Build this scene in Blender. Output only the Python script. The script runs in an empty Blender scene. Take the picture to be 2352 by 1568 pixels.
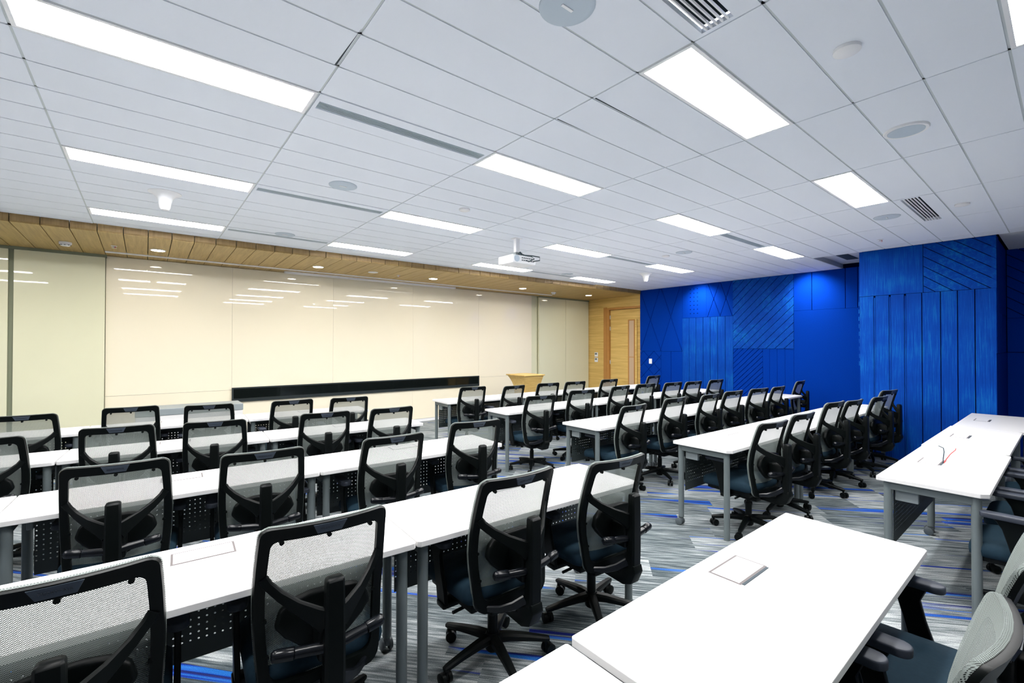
import bpy, bmesh, math, random
from mathutils import Vector, Matrix
random.seed(7)
S = bpy.context.scene
PI = math.pi

# ---------------------------------------------------------------- camera, world, exposure
cam = bpy.data.cameras.new('camera')
cam.sensor_width = 36.0
cam.lens = 36.0 * 1042.73 / 2352.0
cam.clip_start = 0.05
cam_o = bpy.data.objects.new('camera', cam)
S.collection.objects.link(cam_o)
_yaw, _pitch, _roll = math.radians(38.955), math.radians(0.5327), math.radians(0.0735)
_f = Vector((math.sin(_yaw)*math.cos(_pitch), math.cos(_yaw)*math.cos(_pitch), math.sin(_pitch)))
_r0 = Vector((math.cos(_yaw), -math.sin(_yaw), 0.0))
_u0 = _r0.cross(_f)
_r = math.cos(_roll)*_r0 + math.sin(_roll)*_u0
_u = -math.sin(_roll)*_r0 + math.cos(_roll)*_u0
m = Matrix((( _r.x, _u.x, -_f.x, 0.0), (_r.y, _u.y, -_f.y, 0.0), (_r.z, _u.z, -_f.z, 1.585), (0, 0, 0, 1)))
cam_o.matrix_world = m
S.camera = cam_o

w = bpy.data.worlds.new('world'); S.world = w
w.use_nodes = True
w.node_tree.nodes['Background'].inputs[0].default_value = (0.8, 0.85, 1.0, 1)
w.node_tree.nodes['Background'].inputs[1].default_value = 0.0

S.view_settings.view_transform = 'Standard'
S.view_settings.look = 'None'
S.view_settings.gamma = 1.0
S.view_settings.use_curve_mapping = False
S.view_settings.exposure = 1.4
PANEL_STRENGTH = 22.0
SPOT_STRENGTH = 22.0

# ---------------------------------------------------------------- materials
def new_mat(name):
    mt = bpy.data.materials.new(name); mt.use_nodes = True
    nt = mt.node_tree
    return mt, nt, nt.nodes['Principled BSDF']
def L(nt, a, b): nt.links.new(a, b)
def N(nt, typ, **kw):
    n = nt.nodes.new(typ)
    for k, v in kw.items(): setattr(n, k, v)
    return n
def math_node(nt, op, a, b=None, c=None):
    n = N(nt, 'ShaderNodeMath', operation=op)
    for i, v in enumerate((a, b, c)):
        if v is None: continue
        if isinstance(v, (int, float)): n.inputs[i].default_value = v
        else: L(nt, v, n.inputs[i])
    return n.outputs[0]
def mix_rgb(nt, fac, a, b, blend='MIX'):
    n = N(nt, 'ShaderNodeMix', data_type='RGBA', blend_type=blend)
    for i, v in ((0, fac), (6, a), (7, b)):
        if isinstance(v, (int, float)): n.inputs[i].default_value = v
        elif isinstance(v, tuple): n.inputs[i].default_value = v + (1,) if len(v) == 3 else v
        else: L(nt, v, n.inputs[i])
    return n.outputs[2]
def plain(name, col, rough=0.5, spec=0.5, metal=0.0, coat=0.0, var=0.0, vscale=30.0):
    mt, nt, b = new_mat(name)
    b.inputs['Base Color'].default_value = col + (1,)
    b.inputs['Roughness'].default_value = rough
    b.inputs['Specular IOR Level'].default_value = spec
    b.inputs['Metallic'].default_value = metal
    b.inputs['Coat Weight'].default_value = coat
    b.inputs['Coat Roughness'].default_value = 0.02
    if var > 0:
        tc = N(nt, 'ShaderNodeTexCoord'); no = N(nt, 'ShaderNodeTexNoise')
        no.inputs['Scale'].default_value = vscale; no.inputs['Detail'].default_value = 4
        L(nt, tc.outputs['Object'], no.inputs['Vector'])
        lo = tuple(c*(1-var) for c in col); hi = tuple(min(1, c*(1+var)) for c in col)
        L(nt, mix_rgb(nt, no.outputs['Fac'], lo, hi), b.inputs['Base Color'])
    return mt
def emit(name, col, strength):
    mt = bpy.data.materials.new(name); mt.use_nodes = True
    nt = mt.node_tree; nt.nodes.clear()
    e = N(nt, 'ShaderNodeEmission'); e.inputs[0].default_value = col + (1,); e.inputs[1].default_value = strength
    o = N(nt, 'ShaderNodeOutputMaterial'); L(nt, e.outputs[0], o.inputs[0])
    return mt
def wood(name, c1, c2, stretch, scale=6.0, rough=0.45, spec=0.3):
    mt, nt, b = new_mat(name)
    tc = N(nt, 'ShaderNodeTexCoord'); mp = N(nt, 'ShaderNodeMapping')
    mp.inputs['Scale'].default_value = stretch
    L(nt, tc.outputs['Object'], mp.inputs['Vector'])
    n1 = N(nt, 'ShaderNodeTexNoise'); n1.inputs['Scale'].default_value = scale
    n1.inputs['Detail'].default_value = 6; n1.inputs['Roughness'].default_value = 0.65; n1.inputs['Distortion'].default_value = 0.6
    L(nt, mp.outputs[0], n1.inputs['Vector'])
    r = N(nt, 'ShaderNodeValToRGB')
    r.color_ramp.elements[0].position = 0.32; r.color_ramp.elements[0].color = c1 + (1,)
    r.color_ramp.elements[1].position = 0.68; r.color_ramp.elements[1].color = c2 + (1,)
    L(nt, n1.outputs['Fac'], r.inputs[0]); L(nt, r.outputs[0], b.inputs['Base Color'])
    b.inputs['Roughness'].default_value = rough; b.inputs['Specular IOR Level'].default_value = spec
    return mt

M = {}
M['laminate'] = plain('white_laminate', (0.66, 0.655, 0.65), 0.42, 0.4)
M['edge'] = plain('laminate_edge', (0.74, 0.72, 0.73), 0.5, 0.3)
M['lid_gap'] = plain('lid_gap', (0.12, 0.105, 0.105), 0.6, 0.2)
M['grey_metal'] = plain('grey_powder_coat', (0.115, 0.138, 0.142), 0.38, 0.4)
M['bracket'] = plain('pale_grey_plastic', (0.22, 0.25, 0.26), 0.45, 0.4)
M['black'] = plain('black_plastic', (0.0016, 0.0028, 0.0028), 0.42, 0.16)
M['black_gloss'] = plain('black_plastic_polished', (0.003, 0.004, 0.006), 0.25, 0.35)
M['pad'] = plain('charcoal_arm_pad', (0.030, 0.036, 0.050), 0.5, 0.3)
M['seat'] = plain('blue_grey_upholstery', (0.011, 0.027, 0.042), 0.75, 0.1, var=0.18, vscale=60)
M['badge'] = plain('blue_grey_badge', (0.055, 0.07, 0.095), 0.4, 0.3)
M['badge_text'] = plain('badge_lettering', (0.03, 0.038, 0.052), 0.4, 0.3)
M['caster'] = plain('grey_caster', (0.075, 0.09, 0.10), 0.45, 0.4)
M['tile'] = plain('ceiling_tile', (0.785, 0.83, 0.905), 0.9, 0.1, var=0.02, vscale=400)
M['tee'] = plain('ceiling_tee', (0.55, 0.60, 0.62), 0.6, 0.2)
M['white_paint'] = plain('white_paint', (0.82, 0.83, 0.85), 0.5, 0.3)
M['gypsum'] = plain('gypsum_white', (0.62, 0.66, 0.72), 0.8, 0.1)
M['slot'] = plain('dark_slot', (0.05, 0.065, 0.075), 0.7, 0.1)
M['slat'] = plain('grey_slat', (0.42, 0.50, 0.55), 0.5, 0.3)
M['speaker'] = plain('speaker_grille', (0.50, 0.58, 0.66), 0.7, 0.2)
M['cream'] = plain('cream_back_painted_glass', (0.80, 0.735, 0.57), 0.6, 0.2, coat=1.0)
M['cream_panel'] = plain('cream_panel', (0.68, 0.67, 0.48), 0.5, 0.2, coat=0.8)
M['rail'] = plain('olive_rail', (0.20, 0.22, 0.15), 0.5, 0.3)
M['alu'] = plain('aluminium', (0.50, 0.53, 0.55), 0.4, 0.5, metal=0.3)
M['seam'] = plain('glass_seam', (0.55, 0.50, 0.38), 0.5, 0.2)
M['dark_glass'] = plain('black_glass', (0.004, 0.006, 0.006), 0.08, 0.5)
M['dark_frame'] = plain('charcoal_frame', (0.012, 0.018, 0.02), 0.45, 0.35)
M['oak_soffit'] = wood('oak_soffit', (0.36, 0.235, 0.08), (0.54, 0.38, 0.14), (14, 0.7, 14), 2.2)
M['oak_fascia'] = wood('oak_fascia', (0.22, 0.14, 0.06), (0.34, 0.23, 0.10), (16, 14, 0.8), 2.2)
M['oak_wall'] = wood('oak_wall', (0.52, 0.33, 0.09), (0.72, 0.50, 0.17), (10, 0.6, 14), 1.6)
M['oak_frame'] = plain('oak_frame_orange', (0.44, 0.21, 0.055), 0.45, 0.3, var=0.12, vscale=8)
M['oak_lectern'] = wood('oak_lectern', (0.48, 0.31, 0.09), (0.62, 0.43, 0.15), (1.2, 8, 12), 2.0)
M['frosted'] = plain('frosted_pane', (0.50, 0.36, 0.24), 0.35, 0.5)
M['back_wall'] = plain('off_white_wall', (0.30, 0.31, 0.33), 0.8, 0.2)
M['light'] = emit('panel_diffuser', (1.0, 0.985, 0.97), PANEL_STRENGTH)
M['spot'] = emit('downlight_lens', (1.0, 0.90, 0.72), SPOT_STRENGTH)
M['groove'] = plain('groove_backing', (0.001, 0.006, 0.04), 0.9, 0.0)
M['slot_dark'] = plain('vent_plenum', (0.012, 0.018, 0.022), 0.8, 0.05)
M['red'] = plain('red_plastic', (0.6, 0.03, 0.02), 0.4)
M['cable_red'] = plain('red_cable', (0.55, 0.05, 0.04), 0.5)
M['cable_dark'] = plain('dark_cable', (0.012, 0.03, 0.04), 0.5)
M['lcd'] = plain('grey_display', (0.16, 0.18, 0.16), 0.3)
M['skirting'] = plain('pale_skirting', (0.72, 0.73, 0.74), 0.5)

def blue_felt():
    mt, nt, b = new_mat('blue_felt')
    tc = N(nt, 'ShaderNodeTexCoord'); no = N(nt, 'ShaderNodeTexNoise')
    no.inputs['Scale'].default_value = 90; no.inputs['Detail'].default_value = 5
    L(nt, tc.outputs['Object'], no.inputs['Vector'])
    L(nt, mix_rgb(nt, no.outputs['Fac'], (0.0002, 0.020, 0.22), (0.0006, 0.040, 0.33)), b.inputs['Base Color'])
    b.inputs['Roughness'].default_value = 0.9; b.inputs['Specular IOR Level'].default_value = 0.03
    return mt
M['felt'] = blue_felt()
def blue_board(name, stretch):
    mt, nt, b = new_mat(name)
    tc = N(nt, 'ShaderNodeTexCoord'); mp = N(nt, 'ShaderNodeMapping'); mp.inputs['Scale'].default_value = stretch
    L(nt, tc.outputs['Object'], mp.inputs['Vector'])
    n1 = N(nt, 'ShaderNodeTexNoise'); n1.inputs['Scale'].default_value = 3.0; n1.inputs['Detail'].default_value = 9; n1.inputs['Roughness'].default_value = 0.75
    L(nt, mp.outputs[0], n1.inputs['Vector'])
    n2 = N(nt, 'ShaderNodeTexNoise'); n2.inputs['Scale'].default_value = 2.3; n2.inputs['Detail'].default_value = 3
    L(nt, tc.outputs['Object'], n2.inputs['Vector'])
    r = N(nt, 'ShaderNodeValToRGB')
    cr = r.color_ramp
    cr.elements[0].position = 0.35; cr.elements[0].color = (0.0003, 0.026, 0.215, 1)
    cr.elements[1].position = 0.72; cr.elements[1].color = (0.006, 0.135, 0.40, 1)
    e = cr.elements.new(0.55); e.color = (0.0007, 0.048, 0.31, 1)
    s = math_node(nt, 'ADD', math_node(nt, 'MULTIPLY', n1.outputs['Fac'], 0.66), math_node(nt, 'MULTIPLY', n2.outputs['Fac'], 0.40))
    L(nt, s, r.inputs[0]); L(nt, r.outputs[0], b.inputs['Base Color'])
    b.inputs['Roughness'].default_value = 0.65; b.inputs['Specular IOR Level'].default_value = 0.06
    return mt
M['board_v'] = blue_board('blue_painted_board', (25, 25, 0.9))
M['board_d'] = blue_board('blue_painted_board_diagonal', (6, 6, 6))

def mesh_fabric():
    mt = bpy.data.materials.new('chair_mesh_fabric'); mt.use_nodes = True
    nt = mt.node_tree; b = nt.nodes['Principled BSDF']; out = nt.nodes['Material Output']
    b.inputs['Base Color'].default_value = (0.24, 0.275, 0.262, 1); b.inputs['Roughness'].default_value = 0.7
    b.inputs['Specular IOR Level'].default_value = 0.2
    tl = N(nt, 'ShaderNodeBsdfTranslucent'); tl.inputs[0].default_value = (0.24, 0.275, 0.262, 1)
    mx0 = N(nt, 'ShaderNodeMixShader'); mx0.inputs[0].default_value = 0.25
    L(nt, b.outputs[0], mx0.inputs[1]); L(nt, tl.outputs[0], mx0.inputs[2])
    uv = N(nt, 'ShaderNodeUVMap'); uv.uv_map = 'UVMap'
    sp = N(nt, 'ShaderNodeSeparateXYZ'); L(nt, uv.outputs[0], sp.inputs[0])
    k = 2*PI/0.0062
    a = math_node(nt, 'COSINE', math_node(nt, 'MULTIPLY', math_node(nt, 'ADD', sp.outputs[0], sp.outputs[1]), k))
    c = math_node(nt, 'COSINE', math_node(nt, 'MULTIPLY', math_node(nt, 'SUBTRACT', sp.outputs[0], sp.outputs[1]), k))
    hole = math_node(nt, 'GREATER_THAN', math_node(nt, 'ADD', a, c), 0.62)
    tr = N(nt, 'ShaderNodeBsdfTransparent')
    mx = N(nt, 'ShaderNodeMixShader')
    L(nt, hole, mx.inputs[0]); L(nt, mx0.outputs[0], mx.inputs[1]); L(nt, tr.outputs[0], mx.inputs[2])
    L(nt, mx.outputs[0], out.inputs[0])
    return mt
M['mesh'] = mesh_fabric()

def perforated():
    mt = bpy.data.materials.new('perforated_steel'); mt.use_nodes = True
    nt = mt.node_tree; b = nt.nodes['Principled BSDF']; out = nt.nodes['Material Output']
    b.inputs['Base Color'].default_value = (0.028, 0.038, 0.038, 1); b.inputs['Roughness'].default_value = 0.5
    tc = N(nt, 'ShaderNodeTexCoord'); sp = N(nt, 'ShaderNodeSeparateXYZ'); L(nt, tc.outputs['Object'], sp.inputs[0])
    def cell(o): return math_node(nt, 'SUBTRACT', math_node(nt, 'FRACT', math_node(nt, 'MULTIPLY', o, 1/0.028)), 0.5)
    cx, cz = cell(sp.outputs[0]), cell(sp.outputs[2])
    d = math_node(nt, 'SQRT', math_node(nt, 'ADD', math_node(nt, 'MULTIPLY', cx, cx), math_node(nt, 'MULTIPLY', cz, cz)))
    hole = math_node(nt, 'LESS_THAN', d, 0.135)
    hole = math_node(nt, 'MULTIPLY', hole, math_node(nt, 'GREATER_THAN', sp.outputs[2], 0.36))
    hole = math_node(nt, 'MULTIPLY', hole, math_node(nt, 'LESS_THAN', sp.outputs[2], 0.62))
    tr = N(nt, 'ShaderNodeBsdfTransparent'); mx = N(nt, 'ShaderNodeMixShader')
    L(nt, hole, mx.inputs[0]); L(nt, b.outputs[0], mx.inputs[1]); L(nt, tr.outputs[0], mx.inputs[2]); L(nt, mx.outputs[0], out.inputs[0])
    return mt
M['perf'] = perforated()

def carpet():
    mt, nt, b = new_mat('striped_carpet')
    tc = N(nt, 'ShaderNodeTexCoord'); mp = N(nt, 'ShaderNodeMapping', vector_type='POINT')
    mp.inputs['Rotation'].default_value = (0, 0, math.radians(-131.0))
    L(nt, tc.outputs['Object'], mp.inputs['Vector'])
    sp = N(nt, 'ShaderNodeSeparateXYZ'); L(nt, mp.outputs[0], sp.inputs[0])
    u, v = sp.outputs[0], sp.outputs[1]
    row = math_node(nt, 'FLOOR', math_node(nt, 'DIVIDE', v, 0.25))
    wn = N(nt, 'ShaderNodeTexWhiteNoise', noise_dimensions='1D'); L(nt, row, wn.inputs['W'])
    uo = math_node(nt, 'ADD', math_node(nt, 'DIVIDE', u, 1.0), wn.outputs['Value'])
    col = math_node(nt, 'FLOOR', uo)
    wn2 = N(nt, 'ShaderNodeTexWhiteNoise', noise_dimensions='2D')
    cv = N(nt, 'ShaderNodeCombineXYZ'); L(nt, row, cv.inputs[0]); L(nt, col, cv.inputs[1]); L(nt, cv.outputs[0], wn2.inputs['Vector'])
    seed = wn2.outputs['Value']
    def stripe(su, sv, sseed, detail=3):
        c = N(nt, 'ShaderNodeCombineXYZ')
        L(nt, math_node(nt, 'MULTIPLY', u, su), c.inputs[0]); L(nt, math_node(nt, 'MULTIPLY', v, sv), c.inputs[1])
        L(nt, math_node(nt, 'MULTIPLY', seed, sseed), c.inputs[2])
        n = N(nt, 'ShaderNodeTexNoise'); n.inputs['Scale'].default_value = 1.0; n.inputs['Detail'].default_value = detail
        L(nt, c.outputs[0], n.inputs['Vector']); return n.outputs['Fac']
    g = stripe(4.5, 75, 40.0, 6)
    tone = math_node(nt, 'ADD', math_node(nt, 'MULTIPLY', g, 1.42), math_node(nt, 'MULTIPLY', math_node(nt, 'SUBTRACT', seed, 0.5), 0.35))
    r = N(nt, 'ShaderNodeValToRGB'); cr = r.color_ramp
    cr.elements[0].position = 0.42; cr.elements[0].color = (0.040, 0.054, 0.061, 1)
    cr.elements[1].position = 1.0; cr.elements[1].color = (0.35, 0.37, 0.375, 1)
    e = cr.elements.new(0.72); e.color = (0.145, 0.168, 0.176, 1)
    L(nt, tone, r.inputs[0])
    bn = stripe(0.30, 9, 5.0, 3)
    bmask = N(nt, 'ShaderNodeValToRGB'); bmask.color_ramp.elements[0].position = 0.60; bmask.color_ramp.elements[1].position = 0.625
    L(nt, bn, bmask.inputs[0])
    bsh = stripe(1.0, 40, 21.0, 2)
    blue = N(nt, 'ShaderNodeValToRGB'); bc = blue.color_ramp
    bc.elements[0].position = 0.40; bc.elements[0].color = (0.004, 0.008, 0.10, 1)
    bc.elements[1].position = 0.62; bc.elements[1].color = (0.012, 0.12, 0.42, 1)
    e = bc.elements.new(0.5); e.color = (0.005, 0.034, 0.30, 1)
    L(nt, bsh, blue.inputs[0])
    c1 = mix_rgb(nt, math_node(nt, 'MULTIPLY', bmask.outputs[0], 0.92), r.outputs[0], blue.outputs[0])
    fz = N(nt, 'ShaderNodeTexNoise'); fz.inputs['Scale'].default_value = 260; fz.inputs['Detail'].default_value = 2
    L(nt, tc.outputs['Object'], fz.inputs['Vector'])
    sc = N(nt, 'ShaderNodeMapRange'); sc.inputs[1].default_value = 0.3; sc.inputs[2].default_value = 0.7; sc.inputs[3].default_value = 0.62; sc.inputs[4].default_value = 1.38
    L(nt, fz.outputs['Fac'], sc.inputs[0])
    vm = N(nt, 'ShaderNodeVectorMath', operation='SCALE'); L(nt, c1, vm.inputs[0]); L(nt, sc.outputs[0], vm.inputs['Scale'])
    L(nt, vm.outputs[0], b.inputs['Base Color'])
    b.inputs['Roughness'].default_value = 0.95; b.inputs['Specular IOR Level'].default_value = 0.05
    bp = N(nt, 'ShaderNodeBump'); bp.inputs['Strength'].default_value = 0.3; bp.inputs['Distance'].default_value = 0.004
    L(nt, fz.outputs['Fac'], bp.inputs['Height']); L(nt, bp.outputs[0], b.inputs['Normal'])
    return mt
M['carpet'] = carpet()

# ---------------------------------------------------------------- mesh helpers
def box(bm, x0, x1, y0, y1, z0, z1):
    vs = [bm.verts.new((x, y, z)) for z in (z0, z1) for y in (y0, y1) for x in (x0, x1)]
    for f in ((0, 2, 3, 1), (4, 5, 7, 6), (0, 1, 5, 4), (2, 6, 7, 3), (0, 4, 6, 2), (1, 3, 7, 5)):
        bm.faces.new([vs[i] for i in f])
    return vs
def rbox(bm, x0, x1, y0, y1, z0, z1, r=0.005, seg=2):
    t = bmesh.new(); box(t, x0, x1, y0, y1, z0, z1)
    bmesh.ops.bevel(t, geom=t.edges[:], offset=r, segments=seg, affect='EDGES', profile=0.5)
    merge(bm, t)
def merge(bm, t):
    me = bpy.data.meshes.new('tmp'); t.to_mesh(me); t.free(); bm.from_mesh(me); bpy.data.meshes.remove(me)
def prism(bm, pts, axis, a, b, bevel=0.0, seg=2):
    """pts: 2-D outline; extruded along axis from a to b. axis x:(y,z) y:(x,z) z:(x,y)"""
    t = bmesh.new()
    def P(p, d): return {'x': (d, p[0], p[1]), 'y': (p[0], d, p[1]), 'z': (p[0], p[1], d)}[axis]
    A = [t.verts.new(P(p, a)) for p in pts]; B = [t.verts.new(P(p, b)) for p in pts]
    n = len(pts)
    t.faces.new(A); t.faces.new(B[::-1])
    for i in range(n): t.faces.new((A[i], B[i], B[(i+1) % n], A[(i+1) % n]))
    bmesh.ops.recalc_face_normals(t, faces=t.faces[:])
    if bevel > 0:
        bmesh.ops.bevel(t, geom=t.edges[:], offset=bevel, segments=seg, affect='EDGES', profile=0.5, clamp_overlap=True)
    merge(bm, t)
def rings(bm, rr, cap=True):
    """rr: list of rings (lists of points with equal length)"""
    V = [[bm.verts.new(p) for p in r] for r in rr]
    n = len(V[0])
    for a, b in zip(V, V[1:]):
        for i in range(n): bm.faces.new((a[i], a[(i+1) % n], b[(i+1) % n], b[i]))
    if cap:
        bm.faces.new(V[0][::-1]); bm.faces.new(V[-1])
def lathe(bm, prof, cx=0, cy=0, seg=24, cap=True):
    rings(bm, [[(cx+r*math.cos(2*PI*i/seg), cy+r*math.sin(2*PI*i/seg), z) for i in range(seg)] for r, z in prof], cap)
def tube(bm, pts, rad, seg=12):
    """rad: number or list"""
    pts = [Vector(p) for p in pts]; rr = []
    for i, p in enumerate(pts):
        d = (pts[min(i+1, len(pts)-1)] - pts[max(i-1, 0)]).normalized()
        up = Vector((0, 0, 1)) if abs(d.z) < 0.95 else Vector((0, 1, 0))
        a = d.cross(up).normalized(); b = a.cross(d)
        r = rad[i] if isinstance(rad, (list, tuple)) else rad
        rr.append([p + r*(math.cos(2*PI*k/seg)*a + math.sin(2*PI*k/seg)*b) for k in range(seg)])
    rings(bm, rr)
def sweep(bm, pts, w, h, ch=0.25):
    """chamfered rectangular bar along pts; w horizontal width, h height (lists)"""
    pts = [Vector(p) for p in pts]; rr = []
    for i, p in enumerate(pts):
        d = (pts[min(i+1, len(pts)-1)] - pts[max(i-1, 0)]).normalized()
        up = Vector((0, 0, 1)) if abs(d.z) < 0.95 else Vector((0, 1, 0))
        a = d.cross(up).normalized(); b = a.cross(d)
        W, H = w[i]/2, h[i]/2; c = min(W, H)*2*ch
        q = [(W-c, -H), (W, -H+c), (W, H-c), (W-c, H), (-W+c, H), (-W, H-c), (-W, -H+c), (-W+c, -H)]
        rr.append([p + x*a + y*b for x, y in q])
    rings(bm, rr)
def loft(bm, secs):
    """sections (cx, cy, z, hx, hy)"""
    rr = []
    for cx, cy, z, hx, hy in secs:
        c = min(hx, hy)*0.35
        q = [(hx-c, -hy), (hx, -hy+c), (hx, hy-c), (hx-c, hy), (-hx+c, hy), (-hx, hy-c), (-hx, -hy+c), (-hx+c, -hy)]
        rr.append([(cx+x, cy+y, z) for x, y in q])
    rings(bm, rr)
def build(name, bm, mat, parent=None, smooth=False, angle=40):
    bmesh.ops.recalc_face_normals(bm, faces=bm.faces[:])
    me = bpy.data.meshes.new(name); bm.to_mesh(me); bm.free()
    me.materials.append(M[mat])
    if smooth:
        for p in me.polygons: p.use_smooth = True
        me.set_sharp_from_angle(angle=math.radians(angle))
    o = bpy.data.objects.new(name, me); S.collection.objects.link(o)
    if parent is not None: o.parent = parent
    return o
def thing(name, label, cat, loc=(0, 0, 0), rz=0.0, group=None):
    o = bpy.data.objects.new(name, None); S.collection.objects.link(o)
    o.empty_display_size = 0.1
    o.location = loc; o.rotation_euler = (0, 0, rz)
    o['label'] = label; o['category'] = cat
    if group: o['group'] = group
    return o
def tag(o, label, cat, group=None):
    o['label'] = label; o['category'] = cat
    if group: o['group'] = group
    return o
def struct(name, bm, mat, parent=None, smooth=False):
    o = build(name, bm, mat, parent, smooth)
    if parent is None: o['kind'] = 'structure'
    return o
def copy_tree(root):
    r = root.copy(); S.collection.objects.link(r)
    for ch in list(root.children):
        c = ch.copy(); S.collection.objects.link(c); c.parent = r
        for g in list(ch.children):
            d = g.copy(); S.collection.objects.link(d); d.parent = c
    return r
# convex polygon helpers for boards and felt cut by grooves
def clip(poly, nx, ny, d):
    """keep nx*x+ny*y <= d"""
    out = []
    for i in range(len(poly)):
        a, b = poly[i], poly[(i+1) % len(poly)]
        sa, sb = nx*a[0]+ny*a[1]-d, nx*b[0]+ny*b[1]-d
        if sa <= 1e-9: out.append(a)
        if (sa < -1e-9 and sb > 1e-9) or (sa > 1e-9 and sb < -1e-9):
            t = sa/(sa-sb); out.append((a[0]+t*(b[0]-a[0]), a[1]+t*(b[1]-a[1])))
    return out
def area(p): return 0.5*sum(p[i][0]*p[(i+1) % len(p)][1]-p[(i+1) % len(p)][0]*p[i][1] for i in range(len(p)))
def cut(rect, lines, gap, margin=0.0):
    x0, y0, x1, y1 = rect
    x0 += margin; y0 += margin; x1 -= margin; y1 -= margin
    polys = [[(x0, y0), (x1, y0), (x1, y1), (x0, y1)]]
    for nx, ny, d in lines:
        l = math.hypot(nx, ny); nx, ny, d = nx/l, ny/l, d/l; nxt = []
        for p in polys:
            a = clip(p, nx, ny, d-gap/2); b = clip(p, -nx, -ny, -d-gap/2)
            if len(a) > 2 and abs(area(a)) > 1e-5: nxt.append(a)
            if len(b) > 2 and abs(area(b)) > 1e-5: nxt.append(b)
        polys = nxt
    return polys

# ---------------------------------------------------------------- room shell
HC = 2.97                      # ceiling height
WX, WY = 9.70, 8.60            # right wall, front wall
X0, Y0 = -4.6, -2.6            # left wall, back wall
COLX, COL0, COL1 = 8.20, 0.595, 1.985
def sy(x): return 7.02 - (x+1.2)*0.2/10.9        # front edge of the timber bulkhead
def soz(y): return 2.885 - (y-6.9)*0.02           # its underside

bm = bmesh.new(); box(bm, X0-.2, WX+.2, Y0-.2, WY+.2, -0.1, 0.0); struct('floor', bm, 'carpet')
bm = bmesh.new(); box(bm, X0-.15, X0, Y0, WY, 0, 3.3); struct('wall_left', bm, 'back_wall')
bm = bmesh.new(); box(bm, X0-.15, WX+.15, Y0-.15, Y0, 0, 3.3); struct('wall_back', bm, 'back_wall')
bm = bmesh.new(); box(bm, X0-.15, WX+.15, WY+.045, WY+.18, 0, 3.3); struct('wall_front', bm, 'cream_panel')
bm = bmesh.new(); box(bm, WX+.02, WX+.17, Y0, 6.80, 0, 3.3); box(bm, WX+.10, WX+.17, 6.80, WY+.1, 0, 3.3); struct('wall_right', bm, 'groove')

PX, PY, GX, GY = 1.2, 0.301, 0.735, 0.48
light_cells = [(i, k) for k in (7, 13, 19) for i in (-3, -1, 1, 3, 5)] + [(-1, 2), (1, 2), (3, 2), (1, -2), (3, -2)]
vent_cells = [(0, 7), (0, 13), (0, 19), (0, 1), (4, 1), (4, 7), (4, 13), (4, 19)]
skip = set(light_cells) | set(vent_cells)
bm = bmesh.new(); bt = bmesh.new()
for i in range(-5, 9):
    for k in range(-13, 23):
        if (i, k) in skip: continue
        xa, xb = GX+PX*i, GX+PX*(i+1); ya, yb = GY+PY*k, GY+PY*(k+1)
        xa = max(xa, X0); xb = min(xb, WX); ya = max(ya, Y0)
        if xb-xa < 0.02 or yb-ya < 0.02: continue
        if xa >= COLX-.3 and k <= 6: xb = min(xb, COLX)
        if xa < COLX < xb and k <= 6: xb = COLX
        if xb-xa < 0.02: continue
        if ya >= sy(xb): continue
        g = 0.0055
        yb2 = min(yb, sy(xb), sy(xa))
        if yb2-ya < 0.03: continue
        box(bm, xa+g, xb-g, ya+g, yb2-g if yb2 == yb else yb2-0.001, HC, HC+0.02)
struct('ceiling', bm, 'tile')
# exposed tee grid behind and the plain strip beyond the column
bm = bmesh.new()
box(bm, X0, COLX, Y0, 7.1, HC+0.012, HC+0.016) if False else None
def tee(bm, xa, xb, ya, yb):
    if xb > xa and yb > ya: box(bm, xa, xb, ya, yb, HC+0.004, HC+0.010)
for i in range(-5, 10):
    x = GX+PX*i
    if X0 < x < WX: tee(bm, x-.011, x+.011, Y0 if x < COLX else GY+PY*7, sy(x))
for k in range(-13, 23):
    y = GY+PY*k
    if Y0 < y < 6.95: tee(bm, X0, COLX if k <= 6 else WX, y-.008, y+.008)
struct('trim_1', bm, 'tee')
bm = bmesh.new()
box(bm, COLX, WX+.02, Y0, COL0-.02, HC, HC+.02)                      # plain ceiling beside the column
struct('trim_2', bm, 'gypsum')
bm = bmesh.new()                                                       # recess above the window-side column
box(bm, COLX, WX, COL1, GY+PY*7, 3.05, 3.18)
box(bm, COLX, WX, GY+PY*7-.005, GY+PY*7+.004, HC, 3.06); box(bm, COLX-.01, COLX, COL1, GY+PY*7, HC, 3.06)
struct('trim_3', bm, 'gypsum')
bm = bmesh.new(); box(bm, X0-.15, WX+.15, Y0-.15, WY+.15, 3.25, 3.32); struct('trim_4', bm, 'gypsum')
bm = bmesh.new(); box(bm, 8.3, 9.25, COL1+.26, COL1+.42, 3.045, 3.051); struct('trim_11', bm, 'slot')
# added dark slivers, coloured like the shade in open joints of askew tiles
bm = bmesh.new()
for p in ([(.7175, 2.28), (.727, 2.28), (.727, 1.95)], [(1.95, 1.668), (1.95, 1.677), (2.60, 1.677)], [(1.95, 1.970), (1.95, 1.977), (2.25, 1.977)]):
    prism(bm, p, 'z', HC-.001, HC+.004)
struct('trim_10', bm, 'slot')

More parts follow.
